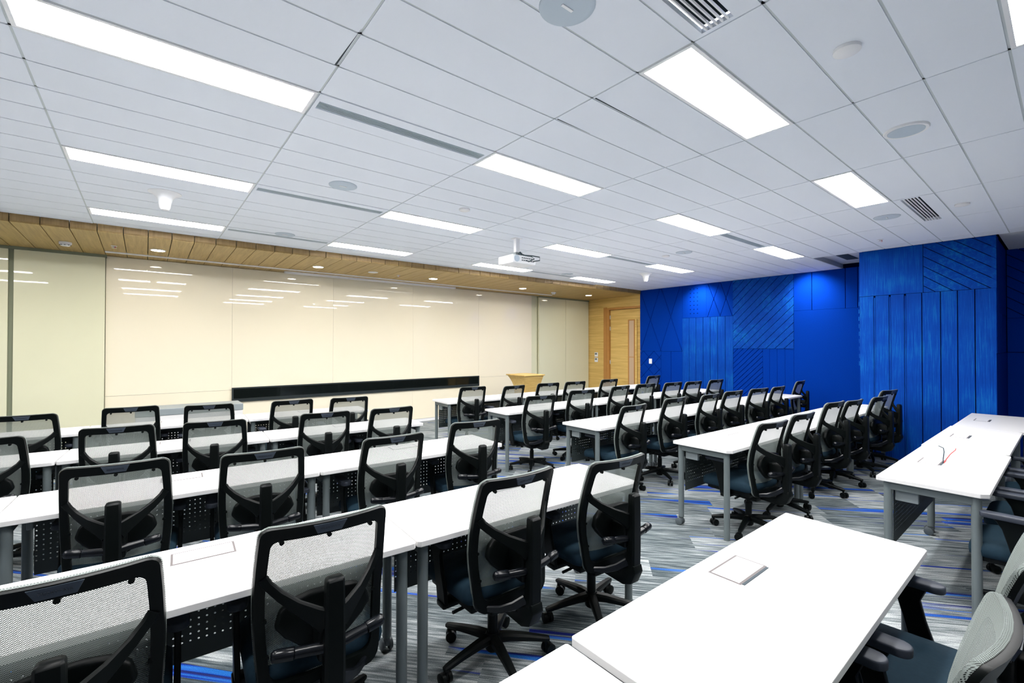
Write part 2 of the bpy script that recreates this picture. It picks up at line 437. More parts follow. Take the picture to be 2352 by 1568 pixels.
# timber bulkhead: planks with open joints
bm = bmesh.new()
xs = -1.12 - 0.2285*18; 
while xs < WX:
    xa, xb = max(xs+.004, X0), min(xs+.2245, WX)
    if xb > xa:
        ya, yb = sy(xa), sy(xb)
        v = [bm.verts.new(p) for p in ((xa, ya, soz(ya)), (xb, yb, soz(yb)), (xb, WY+.03, soz(WY)), (xa, WY+.03, soz(WY)))]
        t = [bm.verts.new((p.co.x, p.co.y, p.co.z+.02)) for p in v]
        bm.faces.new(v); bm.faces.new(t[::-1])
        for q in range(4): bm.faces.new((v[q], v[(q+1) % 4], t[(q+1) % 4], t[q]))
    xs += 0.2285
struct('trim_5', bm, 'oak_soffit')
bm = bmesh.new(); xs = -1.12 - 0.2285*18
while xs < WX:
    xa, xb = max(xs+.004, X0), min(xs+.2245, WX)
    if xb > xa:
        ya, yb = sy(xa), sy(xb)
        p = [(xa, ya), (xb, yb), (xb, yb+.015), (xa, ya+.015)]
        prism(bm, p, 'z', 2.885, HC+.03)
    xs += 0.2285
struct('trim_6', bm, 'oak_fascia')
bm = bmesh.new()
prism(bm, [(X0, sy(X0)+.03), (WX, sy(WX)+.03), (WX, WY), (X0, WY)], 'z', 2.945, 2.96)
struct('trim_7', bm, 'rail')
# grey channels in the bulkhead
bm = bmesh.new(); box(bm, -.43, 7.95, 8.22, 8.29, soz(8.25)-.010, soz(8.25)+.01); struct('trim_8', bm, 'white_paint')
bm = bmesh.new(); rbox(bm, 1.85, 5.25, 8.44, 8.53, soz(8.5)-.03, soz(8.5)+.005, .004)
tag(build('screen_housing', bm, 'white_paint'), 'pale grey slim roller screen housing along the top of the glass wall', 'screen housing')

# front wall: glass boards
WT = soz(WY)-.005
xb = [-.435, 1.10, 2.70, 4.31, 5.96, 7.58]
for i in range(5):
    bm = bmesh.new()
    g = .001
    box(bm, xb[i]+g, xb[i+1]-g, WY-.008, WY+.03, 0.862, WT)
    box(bm, xb[i]+g, xb[i+1]-g, WY-.008, WY+.03, 0.06, 0.859)
    o = build('glass_board', bm, 'cream')
    tag(o, ['leftmost cream glass wall board, beside the sliding panel edge', 'cream glass wall board above the left third of the black strip',
            'cream glass wall board above the middle of the black strip', 'cream glass wall board above the right end of the black strip',
            'rightmost cream glass wall board, behind the oak lectern'][i], 'glass board', 'cream glass boards of the front wall')
bm = bmesh.new(); box(bm, X0, WX, WY-.012, WY+.03, 0.0, 0.055); struct('baseboard_front', bm, 'skirting')
# left and right stacking panels
for nm, a, b, y, lab in (('l1', X0, -1.365, WY-.06, 'cream stacking wall panel at the far left edge of the photo'),
                         ('l2', -1.315, -.44, WY-.06, 'cream stacking wall panel between dark gap and the glass boards'),
                         ('r1', 7.80, 8.755, WY-.05, 'narrow cream wall panel just right of the glass boards'),
                         ('r2', 8.765, 9.67, WY-.05, 'cream wall panel in the corner next to the oak door wall')):
    bm = bmesh.new(); box(bm, a, b, y, y+.045, 0.06, WT-.03)
    tag(build('sliding_panel', bm, 'cream_panel'), lab, 'wall panel', 'cream stacking panels')
bm = bmesh.new(); box(bm, X0, -.425, WY-.075, WY+.02, WT-.028, WT+.012); box(bm, 7.80, 9.69, WY-.06, WY+.02, WT-.028, WT+.012)
box(bm, -1.365, -1.315, WY-.03, WY-.015, 0.06, WT-.03)
struct('trim_9', bm, 'rail')
# long black glass strip
t = thing('glass_strip', 'long black framed glass strip set low in the cream front wall', 'glass strip', (3.53, WY-.01, .665))
def ring_frame(bm, x0, x1, z0, z1, w, y0, y1, wb=None):
    wb = wb or w
    box(bm, x0, x1, y0, y1, z0, z0+wb); box(bm, x0, x1, y0, y1, z1-w, z1)
    box(bm, x0, x0+w, y0, y1, z0+wb, z1-w); box(bm, x1-w, x1, y0, y1, z0+wb, z1-w)
bm = bmesh.new(); ring_frame(bm, -2.43, 2.43, .0, .232, .022, -.03, .0015, .05); build('frame', bm, 'dark_frame', t)
bm = bmesh.new(); box(bm, -2.41, 2.41, -.012, 0.0, .045, .215); build('pane', bm, 'dark_glass', t)

# door wall (oak) on the right-hand side, and the door
DY0, DY1 = 6.83, WY
bm = bmesh.new()
DZ = 2.60
for ya, yb, za, zb in ((8.02, DY1+.03, 0, 3.0), (DY0-.1, 8.02, DZ, 3.0)):
    box(bm, WX, WX+.02, ya, yb, za, zb)
struct('wall_door', bm, 'oak_wall')
d = thing('door_1', 'oak door with narrow vertical pane', 'door', (WX, 7.42, 0)); d['kind'] = 'structure'
for k in ('label', 'category'): del d[k]
bm = bmesh.new(); box(bm, .04, .08, -.60, .41, 0.008, 2.535); build('door_leaf', bm, 'oak_wall', d)
bm = bmesh.new()
box(bm, -.012, .09, .42, .50, 0, 2.60); box(bm, -.012, .09, -.62, .42, 2.545, 2.60); box(bm, -.02, .06, .50, .60, 0, 2.62)
build('door_frame', bm, 'oak_frame', d)
bm = bmesh.new(); ring_frame(bm, 0, 1, 0, 1, .1, 0, 1) if False else None
bm.free(); bm = bmesh.new()
ya, yb, za, zb, wd = -.375, -.165, .42, 2.265, .028
box(bm, .028, .05, ya, yb, za, za+wd); box(bm, .028, .05, ya, yb, zb-wd, zb); box(bm, .028, .05, ya, ya+wd, za+wd, zb-wd); box(bm, .028, .05, yb-wd, yb, za+wd, zb-wd)
box(bm, .03, .05, ya+wd, yb-wd, 1.29, 1.305)
wf = build('pane_frame', bm, 'oak_frame', d)
bm = bmesh.new(); box(bm, .036, .046, ya+wd, yb-wd, za+wd, zb-wd); build('pane', bm, 'frosted', d)
bm = bmesh.new(); rbox(bm, -.03, .0, -.47, -.42, .35, 2.27, .006); rbox(bm, 0, .045, -.455, -.435, .5, .53, .003); rbox(bm, 0, .045, -.455, -.435, 2.05, 2.08, .003)
build('pull_handle', bm, 'oak_wall', d)
bm = bmesh.new()
for z in (.3, 1.1, 2.0, 2.3): tube(bm, [(.03, .415, z), (.03, .415, z+.1)], .012, 10)
build('hinge', bm, 'alu', d)
for z, lab in ((1.345, 'upper of two white thermostats on the oak wall by the door'), (1.20, 'lower of two white thermostats on the oak wall by the door')):
    t = thing('thermostat', lab, 'thermostat', (WX-.001, 8.285, z), 0, 'wall thermostats')
    bm = bmesh.new(); rbox(bm, -.018, 0, -.055, .055, -.06, .06, .006); build('housing', bm, 'white_paint', t)
    bm = bmesh.new(); box(bm, -.020, -.017, -.035, .04, -.005, .045); build('display', bm, 'lcd', t)

# ---------------------------------------------------------------- blue panelling on the right wall
def panel(label, rect, lines, gap, mat, x=WX, th=.045, extra=None, margin=.0, sub=None, name='wall_panel', back=None):
    """boards or felt on the plane x = const; rect = (y0, z0, y1, z1)"""
    y0, z0, y1, z1 = rect
    t = thing(name, label, 'wall panel', (x, (y0+y1)/2, max(z0, 0)), 0, 'blue wall panels')
    loc = Vector(((x), (y0+y1)/2, max(z0, 0)))
    bm = bmesh.new()
    for r, ln in (sub or [(rect, lines)]):
        for p in cut(r, ln, gap, margin):
            prism(bm, [(a-loc.y, b-loc.z) for a, b in p], 'x', -th, -.012)
    if extra: extra(bm, loc)
    build('boards' if mat.startswith('board') else 'felt', bm, mat, t)
    bm = bmesh.new(); box(bm, -.012, 0.018, y0-loc.y, y1-loc.y, z0-loc.z, z1-loc.z); build('backing', bm, back or 'groove', t)
    return t
TOP = HC-.001
def diag(rect, ang, pitch, off=0.0):
    """parallel lines at angle ang (degrees from +y axis in the y,z plane)"""
    nx, ny = -math.sin(math.radians(ang)), math.cos(math.radians(ang))
    ds = [nx*a+ny*b for a in (rect[0], rect[2]) for b in (rect[1], rect[3])]
    lo, hi = min(ds), max(ds); out = []; q = lo+off
    while q < hi:
        if q > lo+.01: out.append((nx, ny, q))
        q += pitch
    return out
def seg_line(a, b):
    nx, ny = -(b[1]-a[1]), (b[0]-a[0]); return (nx, ny, nx*a[0]+ny*a[1])
# tall felt with long crossing lines, small diamonds at the foot
r = (5.68, 1.46, 6.83, TOP)
ln = [seg_line((6.80, 2.90), (6.25, 1.50)), seg_line((6.80, 1.50), (6.27, 2.95)), seg_line((6.22, 2.95), (5.70, 1.50)), seg_line((6.25, 1.50), (5.78, 2.85))]
r2 = (6.24, .0, 6.83, 1.455); ln2 = diag(r2, 45, .21, .05)+diag(r2, -45, .21, .12)
r3 = (5.68, 0, 6.235, 1.455)
panel('blue felt panel with long crossing lines next to the oak door', (5.68, 0, 6.83, TOP), None, .009, 'felt', sub=[(r, ln), (r2, ln2), (r3, [(1, 0, 5.97)])])
# felt with dot grid and narrow crosses
def dots(bm, loc): pass
r = (4.52, 2.225, 5.675, TOP)
ln = [seg_line((5.07, 2.97), (4.80, 2.25)), seg_line((4.80, 2.97), (5.07, 2.25)), seg_line((4.79, 2.97), (4.54, 2.25)), seg_line((4.54, 2.97), (4.79, 2.25))]
rl = (5.10, 2.225, 5.675, TOP); rr = (4.52, 2.225, 5.098, TOP)
t = panel('blue felt panel with a grid of dots and crossed lines', r, None, .010, 'felt', sub=[(rl, []), (rr, ln)])
bm = bmesh.new()
for a in range(3):
    for b in range(7):
        yy, zz = 5.48-.085*a, 2.32+.092*b
        tube(bm, [(-.047, yy-5.0975, zz-2.225), (-.044, yy-5.0975, zz-2.225)], .011, 10)
build('drilled_hole', bm, 'groove', t)
r = (4.52, 0, 5.675, 2.22)
panel('light blue painted boards set upright below the dotted felt', r, [(1, 0, 4.52+.165*i) for i in range(1, 7)], .010, 'board_v', th=.05)
r = (3.365, 1.535, 4.515, TOP)
panel('blue painted boards laid diagonally high on the wall', r, diag(r, -45, .118), .009, 'board_d', th=.055)
r = (3.93, 0, 4.515, 1.53)
panel('small blue felt panel with fine diagonal slats below the diagonal boards', r, diag(r, -45, .075), .009, 'felt')
r = (3.365, 0, 3.925, 1.53)
panel('blue felt panel with three upright lines beside the fine slats', r, [(1, 0, 3.80), (1, 0, 3.66), (1, 0, 3.52)], .005, 'felt')
ra = (1.985, 2.26, 3.36, TOP); rb = (1.985, 0, 3.36, 2.257)
panel('large plain blue felt panel beside the column, lined at the top', (1.985, 0, 3.36, TOP), None, .010, 'felt',
      sub=[(ra, [(1, 0, y) for y in (3.06, 2.54, 2.36, 2.18)]), (rb, [])])
t = thing('light_switch', 'white wall switch on the blue felt beside the oak door', 'switch', (WX-.045, 6.53, 1.21))
bm = bmesh.new(); rbox(bm, -.01, 0, -.042, .042, -.062, .062, .004); build('plate', bm, 'white_paint', t)
bm = bmesh.new(); rbox(bm, -.014, -.008, -.022, .022, -.04, .04, .003); build('rocker', bm, 'white_paint', t)
# column
bm = bmesh.new(); box(bm, COLX+.06, WX+.02, COL0+.05, COL1-.02, 0, 3.2); struct('wall_column', bm, 'groove')
def column_face():
    t = thing('column_cladding', 'tall blue painted board cladding on the projecting column', 'wall cladding', (COLX+.06, 1.29, 0))
    bm = bmesh.new(); o = 1.29
    for p in cut((1.28, 2.315, COL1, TOP), [], .006): prism(bm, [(a-o, b) for a, b in p], 'x', -.055, 0)
    ys = [COL1, 1.813, 1.64, 1.474, 1.292, 1.106, .944, .785, COL0]
    for i in range(8):
        ya, yb = ys[i+1], ys[i]
        prism(bm, [(ya-o+.006, 0.0), (yb-o-(.018 if 0 < i < 4 else .004), 0.0), (yb-o-(.018 if 0 < i < 4 else .004), 2.31), (ya-o+.006, 2.31)], 'x', -.055, 0)
        if 0 < i < 4: prism(bm, [(yb-o-.013, 0), (yb-o+.001, 0), (yb-o+.001, 2.285), (yb-o-.013, 2.285)], 'x', -.05, 0)
    # toothed left edge
    for i in range(9): box(bm, -.05, -.005, COL1-o, COL1-o+.012, 1.3+i*.11, 1.3+i*.11+.06)
    build('upright_boards', bm, 'board_v', t)
    bm = bmesh.new()
    r = (COL0, 2.315, 1.274, TOP)
    for p in cut(r, diag(r, 38, .105, .07), .008): prism(bm, [(a-o, b) for a, b in p], 'x', -.055, 0)
    build('diagonal_boards', bm, 'board_d', t)
    # return face towards the viewer
    bm = bmesh.new()
    L_ = WX-.10-COLX
    for i in range(4):
        a = .0+i*.06
        prism(bm, [(a-.05, 2.02), (a+.005, 2.02), (a+.005, TOP), (a-.05, TOP)], 'y', COL0-o-.0, COL0-o+.045)
    rr = (-.05, 1.5, .62, 2.015)
    for p in cut(rr, diag(rr, 62, .085), .010): prism(bm, p, 'y', COL0-o, COL0-o+.045)
    prism(bm, [(.2, 2.02), (L_, 2.02), (L_, TOP), (.2, TOP)], 'y', COL0-o+.01, COL0-o+.045)
    prism(bm, [(-.05, 0), (L_, 0), (L_, 1.495), (-.05, 1.495)], 'y', COL0-o+.004, COL0-o+.045)
    prism(bm, [(.63, 1.5), (L_, 1.5), (L_, 2.015), (.63, 2.015)], 'y', COL0-o+.01, COL0-o+.045)
    build('return_boards', bm, 'felt', t)
column_face()
r = (-1.2, 1.99, COL0, TOP); ra = (-1.2, 0, COL0, 1.985)
panel('dark blue wall panel beyond the column at the right edge', (-2.59, 0, COL0, TOP), None, .009, 'felt', x=WX-.05,
      sub=[((-1.2, 1.99, COL0, TOP), diag((-1.2, 1.99, COL0, TOP), 38, .12)), (ra, [(1, 0, .25), (1, 0, -.2), (0, 1, 1.5)]), ((-2.59, 0, -1.205, TOP), [])])

# ---------------------------------------------------------------- ceiling fixtures
def cell(i, k): return GX+PX*i, GX+PX*(i+1), GY+PY*k, GY+PY*(k+1)
depth_word = {19: 'beside the timber bulkhead', 13: 'second row from the bulkhead', 7: 'third row from the bulkhead', 2: 'fourth row from the bulkhead', -2: 'fifth row from the bulkhead', -8: 'sixth row from the bulkhead'}
pos_word = {-3: 'outermost left', -1: 'leftmost in view', 1: 'second from left', 3: 'third from left', 5: 'rightmost'}
fr = None
for (i, k) in light_cells:
    xa, xb_, ya, yb = cell(i, k)
    lab = 'lit white ceiling panel light, %s, %s' % (pos_word[i], depth_word[k])
    if fr is None:
        fr = thing('ceiling_light', lab, 'ceiling light', ((xa+xb_)/2, (ya+yb)/2, HC), 0, 'recessed panel lights')
        W, D = PX/2-.006, PY/2-.005
        bm = bmesh.new()
        for (a, b, c, dd) in ((-W, W, -D, -D+.018), (-W, W, D-.018, D), (-W, -W+.018, -D+.018, D-.018), (W-.018, W, -D+.018, D-.018)):
            box(bm, a, b, c, dd, -.004, .03)
        build('frame', bm, 'white_paint', fr)
        bm = bmesh.new(); box(bm, -W+.018, W-.018, -D+.018, D-.018, .002, .012)
        build('diffuser', bm, 'light', fr)
        cur = fr
    else:
        cur = copy_tree(fr); cur.location = ((xa+xb_)/2, (ya+yb)/2, HC); cur['label'] = lab
vl = {(0, 7): 'long slot air diffuser beside the large upper left panel light', (0, 13): 'long slot air diffuser in the second light row at left', (0, 19): 'long slot air diffuser at left beside the timber bulkhead',
      (0, 1): 'air diffuser with wide dark slots at the top edge of the photo', (4, 1): 'air diffuser with dark slots near the blue column', (4, 7): 'slot air diffuser between the two right panel lights',
      (4, 13): 'slot air diffuser at right in the second light row', (4, 19): 'slot air diffuser at right beside the timber bulkhead'}
for (i, k) in vent_cells:
    xa, xb_, ya, yb = cell(i, k)
    big = k == 1
    t = thing('air_diffuser', vl[(i, k)], 'air vent', ((xa+xb_)/2, (ya+yb)/2, HC), 0, 'slot air diffusers')
    W, D = PX/2-.006, PY/2-.005
    if big: s0, s1 = (-.045, .095)
    else: s0, s1 = (-.06, .03)
    xw = W-.02
    bm = bmesh.new()
    box(bm, -W, W, -D, s0, -.003, .02); box(bm, -W, W, s1, D, -.003, .02)
    box(bm, -W, -xw, s0, s1, -.003, .02); box(bm, xw, W, s0, s1, -.003, .02)
    build('frame', bm, 'tile', t)
    n = 6
    bm = bmesh.new()
    for q in range(1, n):
        y = s0+(s1-s0)*q/n
        box(bm, -xw, xw, y-.0035, y+.0035, -.002, .008 if big else .025)
    build('slats', bm, 'white_paint' if big else 'slat', t)
    bm = bmesh.new(); box(bm, -xw, xw, s0, s1, .03, .035); build('plenum', bm, 'slot_dark' if big else 'slot', t)
def round_fix(name, label, cat, x, y, z, r, mat, rim=None, drop=.012, group=None, grille=False):
    t = thing(name, label, cat, (x, y, z), 0, group)
    bm = bmesh.new()
    lathe(bm, [(r, 0.004), (r, -drop*.5), (r-.004, -drop), (r*.82, -drop)] + ([(r*.8, -drop*.4)] if rim else []), seg=40)
    build('rim', bm, rim or mat, t, True)
    bm = bmesh.new(); lathe(bm, [(r*.81, -drop*.5), (r*.81, -drop*1.06), (.001, -drop*1.1)], seg=40); build('grille' if grille else 'cover', bm, mat, t, True)
    return t
SP = 'round ceiling speakers'
for x, y, lab in ((1.33, 1.29, 'large round grey ceiling disc cut by the top edge of the photo'), (1.325, 3.97, 'round grey ceiling disc right of the second light row'), (1.35, 6.18, 'round grey ceiling disc near the bulkhead at left'),
                  (6.20, 3.62, 'round grey ceiling disc in the far right middle of the ceiling'), (6.33, 6.14, 'round grey ceiling disc near the bulkhead at far right'), (6.175, 1.25, 'round grey ceiling disc beside the slotted vent near column')):
    t = round_fix('ceiling_speaker', lab, 'ceiling speaker', x, y, HC, .115, 'speaker', group=SP, drop=.006)
    bm = bmesh.new(); box(bm, -.03, .03, -.006, .006, -.0105, -.006); build('name_plate', bm, 'white_paint', t)
round_fix('ceiling_speaker', 'round ceiling speaker with white rim and grey grille at upper right', 'ceiling speaker', 3.78, .665, HC, .115, 'speaker', 'white_paint', .012, SP, True)
for x, y, lab in ((2.534, .655, 'small round white ceiling cover at upper right'), (6.173, .672, 'small round white ceiling cover right of the slotted vent'),
                  (2.512, 3.876, 'small round white ceiling cover left of the projector'), (6.215, 3.93, 'small round white ceiling cover at the far right')):
    bm = bmesh.new(); lathe(bm, [(.055, .004), (.055, -.014), (.05, -.018), (.001, -.019)], seg=32)
    tag(build('cover_plate', bm, 'white_paint', None, True), lab, 'ceiling cover', 'round ceiling covers').location = (x, y, HC)
for x, y, lab in ((.132, 5.19, 'white cone shaped ceiling sensor at left above the bulkhead'), (7.45, 5.144, 'white cone shaped ceiling sensor at far right')):
    bm = bmesh.new(); lathe(bm, [(.125, .004), (.124, -.004), (.09, -.02), (.062, -.05), (.048, -.095), (.042, -.135), (.03, -.155), (.001, -.16)], seg=36)
    tag(build('ceiling_sensor', bm, 'white_paint', None, True), lab, 'sensor', 'cone ceiling sensors').location = (x, y, HC)
def sprinkler(x, y, z, lab):
    t = thing('sprinkler_head', lab, 'sprinkler', (x, y, z), 0, 'sprinkler heads')
    bm = bmesh.new(); lathe(bm, [(.032, .003), (.032, -.004), (.012, -.008), (.010, -.022), (.026, -.024), (.026, -.027), (.001, -.028)], seg=20); build('body', bm, 'white_paint', t, True)
    bm = bmesh.new(); tube(bm, [(.012, -.012, -.010), (.012, -.012, -.03)], .006, 8); build('bulb', bm, 'red', t)
sprinkler(7.423, 1.57, HC, 'red tipped sprinkler in the ceiling above the blue column')
for x, y, lab in ((-.32, 7.79, 'sprinkler in the timber bulkhead left of the first downlight'), (3.59, 7.74, 'sprinkler in the timber bulkhead between the second and third downlights')): sprinkler(x, y, soz(y), lab)
for x, y, lab in ((.129, 7.765, 'glowing downlight, first from left in the timber bulkhead'), (2.19, 7.74, 'glowing downlight, second from left in the timber bulkhead'), (4.29, 7.71, 'glowing downlight, third from left in the timber bulkhead'),
                  (6.565, 7.74, 'glowing downlight, fourth from left in the timber bulkhead'), (8.754, 7.735, 'glowing downlight nearest the oak door'), (-1.95, 7.78, 'glowing downlight beyond the left edge of the view')):
    t = thing('downlight', lab, 'downlight', (x, y, soz(y)), 0, 'bulkhead downlights')
    bm = bmesh.new(); lathe(bm, [(.088, .006), (.088, -.004), (.075, -.008)], seg=32, cap=False); build('trim_ring', bm, 'white_paint', t, True)
    bm = bmesh.new(); lathe(bm, [(.076, .004), (.076, -.006), (.001, -.007)], seg=32); build('lens', bm, 'spot', t, True)
bm = bmesh.new(); lathe(bm, [(.085, .004), (.085, -.006), (.001, -.008)], seg=32)
tag(build('cover_plate', bm, 'white_paint', None, True), 'round white cover in the timber bulkhead right of the second downlight', 'ceiling cover', 'round ceiling covers').location = (3.10, 7.71, soz(7.71))
for x, y, lab in ((-.78, 7.89, 'white smoke detector in the timber bulkhead at far left'), (7.62, 7.84, 'white smoke detector in the timber bulkhead near the oak door')):
    t = thing('smoke_detector', lab, 'smoke detector', (x, y, soz(y)), 0, 'smoke detectors')
    bm = bmesh.new(); lathe(bm, [(.06, .003), (.06, -.022), (.05, -.03), (.047, -.03)], seg=28); build('base', bm, 'white_paint', t, True)
    bm = bmesh.new(); lathe(bm, [(.046, -.028), (.046, -.04), (.036, -.046), (.001, -.047)], seg=28)
    build('chamber', bm, 'white_paint', t, True)
    bm = bmesh.new()
    for q in range(8):
        a = q*PI/4; c, s = math.cos(a)*.047, math.sin(a)*.047
        box(bm, c-.007, c+.007, s-.007, s+.007, -.038, -.032)
    build('vent_slots', bm, 'slot', t)

# projector hanging from the ceiling
t = thing('projector', 'white ceiling projector on a short pole with black cables', 'projector', (3.73, 4.52, HC))
bm = bmesh.new(); rbox(bm, -.03, .03, -.025, .025, -.19, .004, .003); rbox(bm, -.06, .06, -.05, .05, -.004, .004, .002); build('mount_pole', bm, 'white_paint', t)
bm = bmesh.new(); rbox(bm, -.055, .055, -.05, .05, -.235, -.185, .006); rbox(bm, -.11, .11, -.08, .08, -.242, -.235, .002); build('mount_bracket', bm, 'bracket', t)
bm = bmesh.new(); rbox(bm, -.19, .20, -.15, .15, -.345, -.242, .018, 3); build('body', bm, 'white_paint', t, True)
bm = bmesh.new(); tube(bm, [(-.02, .145, -.29), (-.02, .185, -.29)], .045, 20); build('lens', bm, 'black_gloss', t, True)
bm = bmesh.new()
tube(bm, [(-.12, -.148, -.29), (-.12, -.153, -.29)], .042, 20); build('side_grille', bm, 'speaker', t, True)
bm = bmesh.new()
for q in range(7):
    for z in (-.275, -.305): box(bm, -.04+q*.03, -.022+q*.03, -.154, -.148, z-.006, z+.006)
build('port_panel', bm, 'cable_dark', t)
bm = bmesh.new()
tube(bm, [(.02, -.05, -.2), (.05, -.10, -.225), (.12, -.17, -.235), (.20, -.22, -.25), (.21, -.21, -.29), (.15, -.16, -.30)], .007, 8)
tube(bm, [(.02, -.05, -.2), (.04, -.10, -.23), (.09, -.18, -.245), (.12, -.21, -.28), (.06, -.17, -.315), (.03, -.15, -.30)], .007, 8)
tube(bm, [(.0, -.05, -.19), (.02, -.07, -.23)], .022, 10)
build('cable', bm, 'cable_dark', t, True)

# ---------------------------------------------------------------- lectern and teaching desk at the front
t = thing('lectern', 'oak lectern with curved flaring sides in front of the cream wall', 'lectern', (6.255, 7.28, 0))
def rect_ring(hx, hy0, hy1, z): return [(-hx, -hy0, z), (hx, -hy0, z), (hx, hy1, z), (-hx, hy1, z)]
bm = bmesh.new()
rings(bm, [rect_ring(.19, .22, .14, 0), rect_ring(.19, .22, .14, .62)] + [rect_ring(.19+.07*q*q, .22+.06*q, .14+.15*q**2.2, .62+.34*q) for q in (.2, .4, .6, .8, .9, 1.0)])
build('body', bm, 'oak_lectern', t)
bm = bmesh.new(); rbox(bm, -.285, .285, -.30, .31, .96, .985, .006); build('top', bm, 'oak_lectern', t)
bm = bmesh.new(); rbox(bm, -.24, .24, -.26, .18, 0, .05, .004); build('plinth', bm, 'oak_frame', t)
t = thing('teaching_desk', 'white instructor desk with grey top band behind the far left chairs', 'desk', (.485, 7.4, 0))
bm = bmesh.new(); rbox(bm, -.57, .57, -.2, .25, .02, .70, .004); build('body', bm, 'laminate', t)
bm = bmesh.new(); rbox(bm, -.575, .575, -.205, .255, .70, .785, .006); build('top_band', bm, 'bracket', t)
bm = bmesh.new()
for q in range(40):
    for z in (.60, .63): box(bm, -.5+q*.025, -.494+q*.025, -.2015, -.199, z, z+.006)
build('perforations', bm, 'slot', t)
bm = bmesh.new(); box(bm, -.55, .55, -.18, .23, 0, .02); build('plinth', bm, 'black', t)

# ---------------------------------------------------------------- tables
TH = 0.74
ordn = ['first', 'second', 'third', 'fourth', 'fifth']
def table(xa, xb_, yn, yf, label, group, cham=0.0, lid=True, lidpos=None, slot=True, rz=0.0):
    cx, cy = (xa+xb_)/2, (yn+yf)/2
    t = thing('training_table', label, 'table', (cx, cy, 0), rz, group)
    W, D = (xb_-xa)/2-.003, (yf-yn)/2
    c = .035 if cham else .012
    out = [(-W+c, -D), (W-c, -D), (W, -D+c), (W, D-.006), (W-.006, D), (-W+.006, D), (-W, D-.006), (-W, -D+c)]
    bm = bmesh.new(); prism(bm, out, 'z', TH-.026, TH, .0025, 2); build('tabletop', bm, 'laminate', t)
    for sx in (-1, 1):
        lx = sx*(W-.045)
        for s in (-1, 1):
            ly = s*(D-.055)
            bm = bmesh.new()
            zb = .075 if s > 0 else .012
            lathe(bm, [(.0235, zb), (.0235, TH-.03)], lx, ly, 20)
            if s < 0: lathe(bm, [(.025, 0), (.025, .012)], lx, ly, 20)
            lg = build('leg', bm, 'grey_metal', t, True)
            if s > 0:
                bm = bmesh.new()
                for q in (-.02, .02):
                    rr = [[(lx+q+dx, ly+.012+r*math.cos(2*PI*k/18), .031+r*math.sin(2*PI*k/18)) for k in range(18)] for dx, r in ((-.011, .024), (-.008, .031), (.008, .031), (.011, .024))]
                    rings(bm, rr)
                rbox(bm, lx-.012, lx+.012, ly-.018, ly+.022, .03, .08, .006)
                build('caster', bm, 'caster', lg, True)
        bm = bmesh.new(); rbox(bm, lx-.018, lx+.018, -D+.055, D-.055, TH-.078, TH-.027, .004); build('end_beam', bm, 'grey_metal', t)
        bm = bmesh.new(); rbox(bm, lx-sx*.02-(.028 if sx > 0 else 0), lx-sx*.02+(.028 if sx < 0 else 0), D-.20, D-.085, TH-.15, TH-.027, .004); build('bracket', bm, 'bracket', t)
    bm = bmesh.new(); box(bm, -W+.075, W-.075, D-.075, D-.0742, .30, TH-.03); build('modesty_panel', bm, 'perf', t)
    bm = bmesh.new(); rbox(bm, -W+.09, W-.09, -.02, .02, TH-.066, TH-.027, .004); build('cross_beam', bm, 'grey_metal', t)
    if lid:
        lx, ly = lidpos or (0.0, D-.12)
        bm = bmesh.new(); box(bm, lx-.109, lx+.109, ly-.060, ly+.060, TH-.001, TH+.0008); build('lid_frame', bm, 'lid_gap', t)
        bm = bmesh.new(); box(bm, lx-.101, lx+.101, ly-.051, ly+.051, TH, TH+.0016); ld = build('cable_lid', bm, 'laminate', t)
        if slot:
            bm = bmesh.new(); box(bm, lx-.101, lx+.101, ly-.070, ly-.0605, TH-.001, TH+.0018)
            build('lid_slot', bm, 'slot', t)
    return t
LROW = [(.387, .925, 2.54, 0.0), (1.70, 2.24, 2.42, -.05), (3.10, 3.61, 2.42, -.043), (4.45, 4.94, 2.385, -.066), (5.83, 6.32, 2.32, -.058)]
def ynl(ri, x): return LROW[ri][0]+LROW[ri][3]*(x-LROW[ri][2])
RROW = [(.305, .818, 3.715, 8.16, 0.0), (1.735, 2.256, 3.662, 8.14, -.022), (3.04, 3.572, 3.593, 8.78, -.024), (4.45, 4.956, 3.525, 8.60, -.042), (5.807, 6.343, 3.50, 8.55, -.055)]
def ynr(ri, x): return RROW[ri][0]+RROW[ri][4]*(x-RROW[ri][2])
rowname_l = ['nearest foreground row', 'second row from the camera', 'third row from the camera', 'fourth row from the camera', 'farthest row by the cream wall']
LSPLIT = [[2.54, .965, -.61], [2.42, .93, -.56, -2.05], [2.42, .93, -.56, -2.05], [2.385, .895, -.485, -1.98], [2.32, .94, -.45, -1.95]]
for ri, (yn, yf, xe, sl) in enumerate(LROW):
    for q in range(len(LSPLIT[ri])-1):
        o_ = .022 if ri == 0 and q else 0
        xb_, xa = LSPLIT[ri][q]-o_, LSPLIT[ri][q+1]-o_
        nm = ['table beside the aisle', 'next table left of the aisle table', 'leftmost table'][q]
        dy = sl*((xa+xb_)/2-xe) + (-.012 if (ri == 0 and q == 1) else 0)
        table(xa, xb_, yn+dy, yf+dy, 'white %s, %s, left block' % (nm, rowname_l[ri]), 'training tables in the left block', cham=0,
              lidpos=(0, (yf-yn)/2-.12), slot=ri == 0, rz=math.atan(sl))
rowname_r = ['nearest right hand row', 'second right hand row', 'third right hand row', 'fourth right hand row', 'right hand row nearest the lectern']
RSPLIT = [[3.715, 5.197, 6.678, 8.16], [3.662, 5.155, 6.70, 8.14], [3.593, 5.19, 6.585, 7.975, 8.78], [3.525, 5.15, 6.545, 8.60], [3.50, 4.885, 6.32, 7.45, 8.55]]
